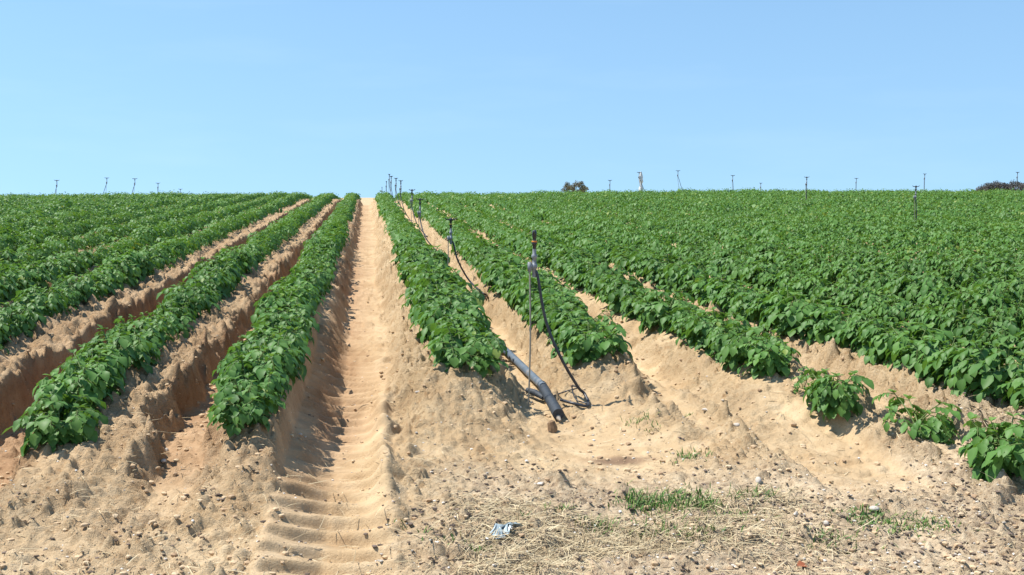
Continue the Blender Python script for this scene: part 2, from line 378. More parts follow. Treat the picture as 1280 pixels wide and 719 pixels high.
M_CLOD = simple('soil_clod', [(0.0, (0.34, 0.23, 0.14)), (0.5, (0.49, 0.35, 0.21)), (1.0, (0.58, 0.44, 0.28))], 1, 0.95, 0.1, rnd=True)
M_STRAW = simple('dry_straw', [(0.0, (0.2, 0.145, 0.085)), (0.5, (0.45, 0.35, 0.2)), (1.0, (0.62, 0.52, 0.33))], 1, 0.8, 0.2, rnd=True)
M_FLAKE = simple('dark_flake', [(0.0, (0.045, 0.035, 0.03)), (0.6, (0.13, 0.095, 0.07)), (1.0, (0.2, 0.15, 0.12))], 1, 0.9, 0.1, rnd=True)
M_GRASS = simple('green_grass', [(0.0, (0.05, 0.12, 0.02)), (0.65, (0.10, 0.21, 0.035)), (0.88, (0.2, 0.24, 0.07)), (1.0, (0.4, 0.34, 0.16))], 1, 0.6, 0.3, rnd=True)
M_WOOD = simple('weathered_wood', [(0.3, (0.14, 0.085, 0.05)), (0.7, (0.28, 0.19, 0.11))], 30, 0.9, 0.1)

# ------------------------------------------------------------------ ground: one sheet to the horizon, fine near the camera
def steps(*segs):
    out = []
    for a, b_, d in segs: out.append(np.arange(a, b_ - 1e-9, d))
    return np.concatenate(out)
gx = np.concatenate([[-4000, -1500, -600, -250, -120, -60, -35, -24], steps((-18, -9, 0.09), (-9, -3.4, 0.035), (-3.4, -2.4, 0.016), (-2.4, 4.0, 0.0105), (4.0, 4.9, 0.016), (4.9, 9, 0.04), (9, 32, 0.11)),
                     [32, 38, 50, 80, 150, 300, 700, 1500, 4000]])
gy = [3.35]
while gy[-1] < 56: gy.append(gy[-1] * (1.0022 if gy[-1] < 8 else 1.0036))
gy = np.concatenate([[-4000, -800, -200, -60, -20, -6, -2, 0, 1, 1.8], np.arange(2.3, 3.35, 0.05), gy, [58, 61, 65, 72, 85, 105, 140, 180, 200, 230, 300, 500, 1000, 2000, 5000]])
GX, GY = np.meshgrid(gx, gy)
Z, red_and_shade, lit, rough_, stain_ = land(GX.ravel(), GY.ravel(), True)
nx, ny = len(gx), len(gy)
idx = np.arange(nx * ny).reshape(ny, nx)
F = np.stack([idx[:-1, :-1], idx[:-1, 1:], idx[1:, 1:], idx[1:, :-1]], -1).reshape(-1, 4)
g = link('ground', make_mesh('ground', np.stack([GX.ravel(), GY.ravel(), Z], -1), F, (M_SOIL,), {'red_and_shade': red_and_shade, 'litter': lit, 'rough': rough_, 'stain': stain_}))
tag(g, 'sandy tan soil of the field with ridges, furrows and tyre tracks', 'ground', kind='structure')

# ------------------------------------------------------------------ potato plants
TEMPL = {  # (t along, s across, rib), triangles
    0: ([(0, 0), (.18, -.62), (.18, 0), (.18, .62), (.45, -1), (.45, 0), (.45, 1), (.75, -.68), (.75, 0), (.75, .68), (1, 0)],
        [(0, 2, 1), (0, 3, 2), (1, 2, 5), (1, 5, 4), (2, 3, 6), (2, 6, 5), (4, 5, 8), (4, 8, 7), (5, 6, 9), (5, 9, 8), (7, 8, 10), (8, 9, 10)]),
    1: ([(0, 0), (.42, -1), (.45, 0), (.42, 1), (1, 0)], [(0, 2, 1), (0, 3, 2), (1, 2, 4), (2, 3, 4)]),
    2: ([(0, 0), (.45, -1), (.45, 1), (1, 0)], [(0, 2, 1), (1, 2, 3)]),
}
def unit(v): return v / (np.linalg.norm(v, axis=-1, keepdims=True) + 1e-9)

class Leafer:
    def __init__(s): s.b = []; s.d = []; s.n = []; s.L = []; s.W = []; s.r = []; s.y = []; s.c = []
    def leaf(s, b, d, n, L, W, r, y, c):
        s.b.append(b); s.d.append(d); s.n.append(n); s.L.append(L); s.W.append(W); s.r.append(r); s.y.append(y); s.c.append(c)
    def mesh(s, lod):
        T, tri = TEMPL[lod]; T = np.array(T, float); tri = np.array(tri)
        b = np.array(s.b); d = unit(np.array(s.d)); n = np.array(s.n); side = unit(np.cross(d, n)); n = np.cross(side, d)
        L = np.array(s.L)[:, None, None]; W = np.array(s.W)[:, None, None]; c = np.array(s.c)[:, None, None]
        tt = T[None, :, 0:1]; sx = T[None, :, 1:2]
        wave = 0.06 * np.sin(tt * 9 + b[:, None, :1] * 90) * sx
        V = b[:, None] + d[:, None] * L * tt * (1 - 0.18 * c * tt) + side[:, None] * W * sx + n[:, None] * (L * (-c * tt ** 2 + 0.5 * c * tt * 0.5) + W * (0.34 * abs(sx) ** 1.3 + wave))
        k, m = len(b), len(T)
        F = (tri[None] + (np.arange(k) * m)[:, None, None]).reshape(-1, 3)
        rib = np.tile((T[:, 1] == 0).astype(float), k)
        return V.reshape(-1, 3), F, {'rnd': np.repeat(s.r, m), 'young': np.repeat(s.y, m), 'rib': rib * (1.0 if lod == 0 else 0.4)}

def potato(rng, lod=0, stems=7, nodes=6, pairs=3, spread=0.18, height=0.30, size=1.0, sparse=1.0):
    lf = Leafer(); st = MB()
    for i in range(stems):
        a = 2 * math.pi * (i + rng.uniform(-.3, .3)) / stems
        sp = spread * rng.uniform(0.45, 1.15); ht = height * rng.uniform(0.75, 1.08) * (1.12 - 0.3 * sp / spread)
        base = np.array([rng.normal(0, .02), rng.normal(0, .02), -0.02])
        def pt(u): return base + np.array([math.cos(a) * sp * 0.74 * u ** 1.3, math.sin(a) * sp * 1.25 * u ** 1.3, ht * (1.25 * u - 0.25 * u * u)])
        st.tube([pt(u) for u in np.linspace(0, 1, 5)], np.linspace(.0065, .003, 5), 5)
        us = np.concatenate([np.linspace(0.10, 0.2, 2 if lod == 0 else 1), np.linspace(0.3, 0.97, nodes)])
        for j, u in enumerate(us):
            if rng.random() > sparse: continue
            p = pt(u)
            la = a + (1 if (j % 2) else -1) * rng.uniform(0.2, 1.5) + rng.normal(0, .35)
            up = rng.uniform(-0.05, 0.45) * (0.4 + 0.9 * u) + (0.25 if u < 0.22 else 0)
            out = unit(np.array([math.cos(la), math.sin(la), up]))
            rl = rng.uniform(.11, .17) * (1.1 - 0.28 * u) * size * (1 - .22 * abs(math.cos(la)))
            dr = rng.uniform(.03, .085) * size
            def rp(q): return p + out * rl * q - np.array([0, 0, dr * q * q])
            st.tube([rp(0), rp(.5), rp(1)], [.0026, .002, .0014], 4, cap=False)
            lsz = rng.uniform(.76, 1.18)
            fw = unit(rp(1) - rp(.7)); sd = unit(np.cross(fw, [0, 0, 1.0])); r0 = rng.random(); yg = max(0, (u - 0.75) * 1.6) * rng.random()
            for q in range(pairs):
                uu = 0.38 + 0.42 * q / max(1, pairs - 1) if pairs > 1 else 0.6
                for sg in (-1, 1):
                    d = unit(fw * rng.uniform(.45, .8) + sd * sg * rng.uniform(.6, .95) + np.array([0, 0, rng.uniform(-.5, -.02)]))
                    nrm = unit(np.array([out[0] * .35 + sd[0] * sg * .3, out[1] * .35 + sd[1] * sg * .3, 1.0]) + rng.normal(0, .22, 3))
                    L = rng.uniform(.044, .082) * (0.66 + 0.34 * uu) * size * lsz
                    lf.leaf(rp(uu) + d * .006, d, nrm, L, L * rng.uniform(.28, .36), np.clip(r0 * .6 + rng.random() * .4, 0, 1), yg, rng.uniform(.1, .42))
            d = unit(fw + np.array([0, 0, rng.uniform(-.55, -.05)])); nrm = unit(np.array([out[0] * .5, out[1] * .5, 1.0]) + rng.normal(0, .15, 3))
            L = rng.uniform(.062, .102) * size * lsz
            lf.leaf(rp(1), d, nrm, L, L * rng.uniform(.29, .37), np.clip(r0 * .6 + rng.random() * .4, 0, 1), yg, rng.uniform(.1, .45))
        tip = pt(1.0)                                    # young rosette at the shoot tip
        for k in range(4 if lod < 2 else 2):
            la = rng.uniform(0, 6.28); d = unit(np.array([math.cos(la), math.sin(la), rng.uniform(.15, .9)]))
            L = rng.uniform(.035, .06) * size
            lf.leaf(tip, d, np.array([-d[0] * .4, -d[1] * .4, 1.0]), L, L * .3, rng.random(), rng.uniform(.4, 1), .15)
    return lf.mesh(lod), st

EXCLUDE = []
def vis(x, y, z, m=0.27):
    v = _R.T @ np.array([x, y, z - EYE]); return -v[2] > 0 and abs(v[0] / -v[2]) < 0.4665 + m / -v[2] and abs(v[1] / -v[2]) < 0.262 + .7 * m / -v[2]
START = {-1.33: 5.3, -0.54: 5.22, 0.57: 6.45, 1.4: 6.78, 2.2: 6.2}
SHIFT = {-2.42: -0.06, -1.33: -0.09, -0.54: -0.03}
plants = []
rr = random.Random(5)
for ri, x0 in enumerate(ROWS):
    y = START.get(round(float(x0), 2), 4.4 + rr.random() * .2)
    sc0 = 0.82 if x0 < 0 else (0.86 if x0 < 2.5 else 0.85)
    while y < 60:
        xr = x0 + SHIFT.get(round(float(x0), 2), 0.0) + float(wob(y, ri)) + rr.uniform(-.03, .03); x = xr + float(bend(np.array(x0), np.array(y)))
        if vis(x, y, float(plane(x, y)) - 1.0, 2.2):
            plants.append([x, y, ri, sc0 * rr.uniform(.82, 1.15) * (0.90 + 0.28 * (float(vn(y * .7, ri * 3.3, 6)) + .5)) * (0.96 + .22 * float(vn(y * .22, ri * 5.1, 8))), rr.choice((0.0, math.pi)) + rr.uniform(-.35, .35), rr.random(), (1.0 if x0 < 0 else (1.08 if x0 < 1 else (1.14 if x0 < 1.8 else 1.12 if x0 < 3.5 else 0.93))) * (1.22 if y < START.get(round(float(x0), 2), 0) + .12 and x0 < 1 else 1), float(vis(x, y, float(plane(x, y)) - 1.0))])
        y += rr.uniform(.23, .30)
print('plants', len(plants))
plants.sort(key=lambda p: (p[7] < .5, p[0] ** 2 + p[1] ** 2))
NEAR = 292

ORD = 'first second third fourth fifth sixth seventh eighth ninth tenth eleventh twelfth thirteenth fourteenth fifteenth sixteenth seventeenth eighteenth nineteenth twentieth'.split()
TENS = {2: 'twenty', 3: 'thirty', 4: 'forty'}
def ordinal(n):
    if n <= 20: return ORD[n - 1]
    tns, u = divmod(n, 10)
    return {3: 'thirtieth', 4: 'fortieth'}[tns] if u == 0 else TENS[tns] + '-' + ORD[u - 1]
def row_name(ri):
    li = gap(-0.54)
    if ri <= li:
        k = li - ri + 1
        return 'row along the left of the tyre track' if k == 1 else ordinal(k) + ' row left of the tyre track'
    k = ri - li
    if k == 1: return 'row between tyre track and grey pipe'
    if k == 2: return 'row along the right of the grey pipe'
    return ordinal(k - 1) + ' row right of the grey pipe'

near_variants = []
for v in range(10):
    rng = np.random.default_rng(100 + v)
    (V, F, A), st = potato(rng, 0, stems=8 + v % 2, nodes=7, pairs=3)
    me = make_mesh('foliage', V, F, (M_LEAF,), A)
    sm = make_mesh('stem', np.vstack(st.v), np.vstack(st.f), (M_STEM,))
    near_variants.append((me, sm))
def place_plant(x, y, s, rz, v, label, wx=1.0, group='potato plants on the ridges'):
    r = empty('potato_plant', (x, y, lz(x, y) + 0.01)); r.rotation_euler = (0, 0, rz); r.scale = (s * wx, s, s)
    tag(r, label, 'potato plant', group)
    link('foliage', near_variants[v][0], r); link('stem', near_variants[v][1], r)
    return r
count = {}
first_words = {}
for p in sorted(plants[:NEAR], key=lambda p: p[1]):
    x, y, ri, s, rz, u, wx, _ = p
    k = count[ri] = count.get(ri, 0) + 1
    if round(float(ROWS[ri]), 2) in START: lab = 'potato plant, ' + ordinal(k) + (' from dense near end of ' if abs(ROWS[ri] - 2.2) < .05 else ' from near end of ') + row_name(ri)
    else: lab = 'potato plant, ' + ordinal(k) + ' in from photo edge along ' + row_name(ri)
    place_plant(x, y, s, rz, int(u * 10), lab, wx)

# odd plants out beyond the end of the third row
def odd(px, py, h, s, seed, label, **kw):
    p = on_land(px, py); x, y = float(p[0]), float(p[1])
    rng = np.random.default_rng(seed)
    (V, F, A), st = potato(rng, 0, **kw)
    r = empty('potato_plant', (x, y, lz(x, y))); r.scale = (s, s, s)
    tag(r, label, 'potato plant', 'potato plants on the ridges')
    link('foliage', make_mesh('foliage', V, F, (M_LEAF,), A), r); link('stem', make_mesh('stem', np.vstack(st.v), np.vstack(st.f), (M_STEM,)), r)
odd(1046, 512, 1.25, 0.78, 7, 'small rounded potato plant standing alone past the end of its dense row', stems=9, nodes=7)
odd(1146, 540, 1.27, 0.84, 8, 'thin open potato plant between the small rounded one and the picture edge', stems=6, nodes=6, sparse=0.9, spread=0.22, height=0.24)
odd(1262, 592, 1.28, 0.95, 9, 'bushy potato plant cut by the edge of the photo, nearest of all', stems=10, nodes=7, spread=0.2, height=0.3)
odd(1004, 487, 1.25, 0.42, 10, 'tiny wilted potato seedling beside the end of a dense row', stems=2, nodes=4)
odd(1177, 552, 1.28, 0.34, 12, 'tiny potato seedling on bare sand under the thin open plant', stems=3, nodes=4)

# the rest of the crop: too many to count, one mesh
VV, FF, AA, off = [], [], {'rnd': [], 'young': [], 'rib': []}, 0
rest = np.array(plants[NEAR:])
dist = np.hypot(rest[:, 0], rest[:, 1])
for lod, lo, hi, kw in ((1, 0, 24, dict(stems=6, nodes=5, pairs=2, size=1.18)), (2, 24, 99, dict(stems=5, nodes=4, pairs=1, size=1.5))):
    sel = rest[(dist >= lo) & (dist < hi)]
    for v in range(8):
        q = sel[(sel[:, 5] * 8).astype(int) == v]
        if not len(q): continue
        (V, F, A), st = potato(np.random.default_rng(200 + v + 20 * lod), lod, **kw)
        c, s_ = np.cos(q[:, 4]), np.sin(q[:, 4]); k = q[:, 3]
        wx = q[:, 6:7]
        X = (V[None, :, 0] * wx * c[:, None] - V[None, :, 1] * s_[:, None]) * k[:, None] + q[:, 0:1]
        Y = (V[None, :, 0] * wx * s_[:, None] + V[None, :, 1] * c[:, None]) * k[:, None] + q[:, 1:2]
        Zp = V[None, :, 2] * k[:, None] + land(q[:, 0], q[:, 1])[:, None] + 0.01
        VV.append(np.stack([X, Y, Zp], -1).reshape(-1, 3))
        FF.append((F[None] + (np.arange(len(q)) * len(V))[:, None, None]).reshape(-1, 3) + off)
        off += len(V) * len(q)
        tone = np.repeat(np.random.default_rng(v).uniform(-.15, .15, len(q)), len(V))
        for nm in AA: AA[nm].append(np.tile(A[nm], len(q)) + (tone if nm == 'rnd' else 0))
o = link('potato_crop', make_mesh('potato_crop', np.vstack(VV), np.vstack(FF), (M_LEAF,), {k: np.concatenate(v) for k, v in AA.items()}))
tag(o, 'mass of dense green potato foliage in rows running back to the skyline', 'potato crop', kind='stuff')
print('crop tris', sum(len(f) for f in FF))

# ------------------------------------------------------------------ irrigation: the pipe and its sprinkler risers
PX = 0.98
pe = at(698, 522, 1.43)                                                  # the open end of the pipe
PYE = float(pe[1])
def pipe_x(y): return float(np.interp(y, [PYE, PYE + 1.9, PYE + 3.4, 60], [pe[0], PX, PX - 0.06, PX - 0.10]))
pipe = empty('irrigation_pipe', (pe[0], PYE, lz(pe[0], PYE)))
tag(pipe, 'grey irrigation pipe with black end sleeve lying in a sandy furrow', 'pipe')
def rel(P, o): return np.asarray(P, float) - np.array(o.location)
ys = np.concatenate([np.arange(PYE + 0.42, 10, 0.25), np.arange(10, 56, 1.0)])
pts = np.array([[pipe_x(y), y, float(plane(pipe_x(y), y)) - 1.335] for y in ys])
MB().tube(rel(pts, pipe), 0.025, 14).build('pipe_wall', M_PIPE, pipe)
e0 = np.array([pe[0], PYE, lz(pe[0], PYE) + 0.045]); e1 = pts[0] + (0, 0.06, 0.0)
sl = bez(e0, e0 + (e1 - e0) * .33, e0 + (e1 - e0) * .66, e1, 9)
MB().tube(rel(sl, pipe), [.034, .034, .033, .032, .031, .031, .031, .030, .029], 14).build('end_sleeve', M_SLEEVE, pipe)
pg = MB(); pg.tube(rel([e0 + (.006, -.035, -.03), e0 + (0, -.01, -.022), e0 + (0, .03, -.01)], pipe), [.006, .013, .018], 9); pg.build('end_plug', M_BITS, pipe)

def riser(top, base, hose, name_label, arm_rz=0.3, far=False, orange=M_DARK, stake_foot=None, ground_run=None):
    """top: nozzle point; base: stake foot; hose: points from under the head down to the ground and on to the pipe"""
    top = np.asarray(top, float); base = np.asarray(base, float)
    r = empty('sprinkler_riser', tuple(base)); tag(r, name_label, 'sprinkler', 'sprinkler risers in the field')
    axis = unit(top - base)
    hp = top - (0, 0, .10)
    big = 0.85 if not far else (1.0 if top[1] < 33 else 1.35)                       # far risers carry the larger bridge heads
    h = MB(); h.lathe(rel(hp, r), [(0, .010), (.03, .011), (.032, .016), (.045, .016), (.048, .010), (.07, .010), (.072, .015 * big), (.095, .017 * big), (.112, .012), (.115, .004)], 10)
    head = h.build('sprinkler_head', M_DARK, r)
    a = MB(); L = .075 * big
    dx = np.array([math.cos(arm_rz), math.sin(arm_rz), 0])
    c0 = rel(top, r) - (0, 0, .008)
    a.tube([c0 - dx * L + (0, 0, .018), c0 - dx * L * .6 + (0, 0, .004), c0, c0 + dx * L * .6 + (0, 0, .004), c0 + dx * L + (0, 0, .02)], [.006 * big, .008 * big, .010 * big, .008 * big, .006 * big], 7)
    o = a.build('spinner_arm', M_DARK, head); 
    k = MB(); k.lathe(rel(hp, r) + (0, 0, .044), [(0, .0155), (.001, .0168), (.007, .0168), (.008, .0155)], 10); k.build('nozzle_band', orange, head)
    q = MB(); q.lathe(rel(hp, r) - (0, 0, .16), [(0, .010), (.01, .013), (.05, .013), (.053, .018), (.075, .018), (.078, .012), (.11, .012), (.113, .017), (.13, .017), (.135, .011), (.165, .011)], 10)
    st_top = rel(hp, r) - (0.028, 0, .10)
    q.box((rel(hp, r) + st_top) / 2 - (0, 0, .05), (.04, .016, .026)); q.box(st_top, (.02, .024, .055))
    q.build('coupling', M_GREY, r)
    s = MB(); sf = rel(base, r)
    P = [sf - (0, 0, .12), sf, sf + (st_top - sf) * .5 + (.008, 0, 0), st_top + (0, 0, .03)]
    s.tube(catmull(P, 5), .005 if not far else .007, 7); s.build('stake', M_STAKE, r)
    MB().tube(rel(catmull([hp - (0, 0, .13)] + [np.asarray(v, float) for v in hose], 7), r), .0088 if not far else .0095, 9).build('hose', M_HOSE, r)
    return r

def G(px, py, up=0.012):                                            # a surveyed point on the soil
    p = on_land(px, py); p[2] += up; return p
# nearest riser
yb = 6.35
top = at_y(668, 291, yb); foot = at_y(660.5, 500, yb + .03); foot[2] = lz(foot[0], foot[1])
g1 = G(735, 511); g2 = G(716, 510, .02); g3 = G(701, 508, .03)
hz = [at_y(672, 345, yb - .01), at_y(682, 400, yb - .02), at_y(700, 445, yb - .04), at_y(722, 483, yb - .02), g1 + (.0, .10, .05), g1 + (0.0, 0.0, .0), g2, g3]
r1 = riser(top, foot, hz, 'black sprinkler riser with arching hose beside the pipe end, nearest of all', arm_rz=1.35, orange=M_ORANGE)
cord = catmull([G(734, 509), G(720, 504, .02), G(715, 496, .06), at_y(722, 485, yb - .03), G(709, 494, .012), G(692, 502, .012)], 6)
MB().tube(rel(cord, r1), .0042, 6).build('tie_cord', M_HOSE, r1)
# second riser
yb = 11.3
top = at_y(563.5, 274, yb); foot = at_y(558, 360, yb); foot[2] = lz(foot[0], foot[1])
g1 = G(609, 373); g2 = np.array([pipe_x(yb - .4) + .3, yb - .5, lz(pipe_x(yb) + .3, yb - .5) + .015]); g3 = np.array([pipe_x(yb), yb - .7, lz(pipe_x(yb), yb - .7) + .06])
hz = [at_y(567, 305, yb), at_y(572, 325, yb), at_y(586, 350, yb), g1 + (-.05, 0, .03), g1, g1 + (-.06, -.18, 0), g3]
riser(top, foot, hz, 'sprinkler riser with black T head and yellow dot, second along the grey pipe', arm_rz=0.1, orange=M_YELLOW)
# the others along the same pipe: top pixel, distance along the row, hose side
line = [(525, 249, 16.0), (515, 237.5, 20.5), (501, 226, 27), (495, 223, 31.5), (489, 220.5, 38), (486.6, 218, 42.5), (483, 227, 48), (477.5, 234, 58)]
for k, (px, py, yb) in enumerate(line):
    top = at_y(px, py, yb); foot = np.array([top[0] - .02, yb, lz(top[0], yb)])
    gxp = pipe_x(yb) + .16
    g1 = np.array([gxp, yb - .5, lz(gxp, yb - .5) + .015]); g3 = np.array([pipe_x(yb - .1) - .02, yb - .2, lz(pipe_x(yb), yb - .2) + .06])
    m1 = top * .6 + np.array([foot[0] + .02, yb - .03, foot[2]]) * .4; m2 = top * .25 + np.array([foot[0] + .12, yb - .3, foot[2]]) * .75
    far = yb > 30
    riser(top, foot, [m1, m2, g1 + (-.03, .08, .02), g1, g1 + (.12, -.02, 0), g3],
          'thin black sprinkler riser, %s along the line beside the grey pipe' % ordinal(k + 3), arm_rz=.15 + .2 * k, far=far)
# risers of the other lines, standing in the crop or just over the crest: (head px, head py, lean towards the ground in px at the crop, label)
def free_riser(px, py, lo, hi, lean, label, white=False, want=1.12):
    best = None
    for y in np.arange(lo, hi, .25):
        p = at_y(px, py, y); e = abs(p[2] - lz(p[0], y) - want)
        if best is None or e < best[0]: best = (e, y, p)
    _, y, top = best
    foot = np.array([top[0] + lean * .25, y + .05, lz(top[0], y)])
    g1 = np.array([top[0] + lean, y - .15, lz(top[0] + lean, y - .15) + .02])
    hgt = top[2] - foot[2]
    h1 = top + (lean * .12, 0, -.3 * hgt); h2 = top + (lean * .5, 0, -.68 * hgt)
    r = riser(top, foot, [h1, h2, g1 + (0, 0, .12), g1 + (lean * .3, -.1, 0)], label, arm_rz=random.uniform(-.6, .6), far=y > 29)
    return r, top, foot
free_riser(71, 225.5, 30, 46, -.30, 'leaning sprinkler riser at the skyline closest to the left border', want=1.05)
free_riser(133.5, 222.5, 38, 52, -.42, 'curved sprinkler riser leaning on the skyline, taller of the leaning pair')
free_riser(168.5, 223.5, 42, 56, -.42, 'curved pale sprinkler riser on the skyline between leaning and upright ones')
free_riser(197.5, 229, 44, 60, -.06, 'short upright sprinkler riser on the skyline above the left rows')
free_riser(225.5, 236.5, 48, 66, .02, 'sprinkler tip barely showing over the skyline of the left rows')
free_riser(762.5, 225.5, 44, 62, .03, 'thin sprinkler riser on the skyline between the bush and white-wrapped one')
rw, topw, footw = free_riser(799, 215.5, 40, 54, .55, 'sprinkler riser wrapped in white plastic sheet on the skyline', want=1.2)
free_riser(847.5, 213.5, 38, 54, .42, 'tall sprinkler riser with sloping hose beside the white-wrapped one', want=1.25)
free_riser(916, 219.5, 34, 50, .12, 'sprinkler riser with small T head above the middle of the dense crop')
free_riser(951, 229, 44, 62, .03, 'low sprinkler head just clearing the crop between two taller risers', want=.95)
free_riser(1008.5, 221.5, 30, 44, .03, 'dark straight sprinkler riser rising out of the dense crop at the skyline')
free_riser(1070.5, 223, 42, 58, .02, 'thin sprinkler riser with lower half hidden behind the crest', want=1.1)
free_riser(1145, 233, 18, 30, .10, 'sprinkler riser standing inside the crop well below the skyline', want=1.1)
free_riser(1156, 217.5, 42, 58, .01, 'tall pale sprinkler riser behind the one standing inside the crop', want=1.25)
free_riser(1272, 215.5, 34, 50, .10, 'sprinkler riser in front of the dark tree clump', want=1.25)
# the white sheet tied round one riser
rngw = np.random.default_rng(4); Vw = []; Fw = []
nu, nv = 14, 16
for j in range(nv):
    tt = j / (nv - 1); z = 1.02 - tt * .98 * 1.0
    rad = .03 + .06 * abs(math.sin(tt * 7.0)) * (0.4 + .6 * math.sin(tt * 3.1))
    for i in range(nu):
        a = 2 * math.pi * i / nu; q = rad * (1 + .35 * rngw.normal() * .6)
        Vw.append((q * math.cos(a) - .05, q * math.sin(a), z * (topw[2] - footw[2])))
for j in range(nv - 1):
    for i in range(nu): Fw.append((j * nu + i, j * nu + (i + 1) % nu, (j + 1) * nu + (i + 1) % nu, (j + 1) * nu + i))
ws = link('plastic_sheet', make_mesh('plastic_sheet', Vw, Fw, (M_WHITE,)), loc=tuple(footw))
tag(ws, 'ragged white plastic sheet wound round a sprinkler riser on the skyline', 'plastic sheet')

# small black fitting and wooden stub by the pipe end
p = G(671, 502, 0.02)
f = MB(); f.tube([(-.05, .06, .035), (-.01, .0, .03), (.03, -.07, .01)], [.017, .02, .016], 9); f.tube([(.03, -.07, .01), (.045, -.1, .005)], [.009, .009], 8)
tag(f.build('pipe_fitting', M_SLEEVE, loc=tuple(p)), 'black plastic elbow fitting dropped beside the pipe sleeve and stake', 'fitting')
p = G(690, 541, 0)
f = MB(); f.tube([(0, 0, -.05), (.004, .004, .02), (-.004, .01, .052), (-.008, .012, .06)], [.030, .028, .022, .008], 9)
tag(f.build('wooden_stub', M_WOOD, loc=tuple(p), smooth=False), 'short broken brown wooden stub under the open pipe end', 'stub')

# ------------------------------------------------------------------ loose things on the soil
def blob(seed, n=2):
    import bmesh
    bm = bmesh.new(); bmesh.ops.create_icosphere(bm, subdivisions=n, radius=1)
    r = np.random.default_rng(seed); V = np.array([v.co[:] for v in bm.verts]); F = np.array([[v.index for v in f.verts] for f in bm.faces]); bm.free()
    for k in range(5):
        d = unit(r.normal(size=3)); h = r.uniform(.45, .9); e = V @ d; V = V - np.clip(e - h, 0, None)[:, None] * d * .85
    V = V * (1 + .10 * r.normal(size=(len(V), 1)) * .5) * r.uniform(.7, 1.15, 3)
    return V, F

stones = [(882, 514, .022, 'round white stone on the sand beyond the pipe hose'), (948, 603, .026, 'largest white stone beside the eroded track'), (921, 534, .017, 'flat white stone on pale sand between two rows'),
          (1027, 626, .014, 'pale stone in dry litter above the grass patch'), (676, 606, .018, 'pale stone in straw litter below the wooden stub'), (522, 491, .016, 'white chip on the furrow edge before the middle row'),
          (1033, 655, .022, 'grey white stone beside the grass patch at lower edge'), (1092, 641, .02, 'small white stone within the green grass patch'), (995, 645, .016, 'whitish stone in litter near the photo bottom'),
          (1197, 582, .018, 'white stone on sand below the bushy corner plant'), (205, 578, .016, 'white stone in the mouth of the furrow between mounds'), (104, 542, .026, 'grey angular stone on the mound at a row end'),
          (208, 564, .02, 'flat pale stone lying in the shaded furrow'), (375, 545, .014, 'small pale stone on the mound below a leafy plant')]
for k, (px, py, r_, lab) in enumerate(stones):
    V, F = blob(40 + k); p = on_land(px, py)
    o = link('stone', make_mesh('stone', V * r_ * .85 * np.array([1.25, 1, .75]), F, (M_STONE,)), loc=(p[0], p[1], p[2] + r_ * .12)); o.rotation_euler = (0, 0, k * 1.3)
    tag(o, lab, 'stone', 'pale stones on the soil')

# scrap of clear blue-grey plastic film
p = on_land(632, 669); r_ = np.random.default_rng(9)
nu, nv = 12, 7; u, v = np.meshgrid(np.linspace(-1, 1, nu), np.linspace(-1, 1, nv))
X = u * .05 + .01 * r_.normal(size=u.shape); Y = v * .034 * (1 - .5 * u ** 2) + .04 * u + .008 * r_.normal(size=u.shape)
Zs = np.abs(.0022 * r_.normal(size=u.shape)) + .022 + .12 * (Y + .05)
Vp = np.stack([X.ravel(), Y.ravel(), Zs.ravel() + (land(X.ravel() + p[0], Y.ravel() + p[1]) - p[2])], -1)
ii = np.arange(nu * nv).reshape(nv, nu); Fp = np.stack([ii[:-1, :-1], ii[:-1, 1:], ii[1:, 1:], ii[1:, :-1]], -1).reshape(-1, 4)
M_FILM = simple('plastic_film', [(0.3, (0.36, 0.44, 0.46)), (0.7, (0.46, 0.54, 0.55))], 20, 0.3, 0.5)
tag(link('plastic_scrap', make_mesh('plastic_scrap', Vp, Fp, (M_FILM,)), loc=tuple(p)), 'crumpled scrap of pale blue plastic film lying on the litter', 'plastic scrap')
p = on_land(996, 713)
lf = Leafer(); lf.leaf(np.zeros(3), np.array([1, .3, .15]), np.array([0, -.3, 1.0]), .06, .02, .5, 0, .4); V, F, A = lf.mesh(0)
M_DEAD = simple('dead_leaf', [(0.3, (0.25, 0.07, 0.03)), (0.7, (0.35, 0.12, 0.05))], 30, 0.8)
tag(link('dead_leaf', make_mesh('dead_leaf', V, F, (M_DEAD,)), loc=(p[0], p[1], p[2] + .012)), 'curled reddish dead leaf at the bottom edge', 'leaf')

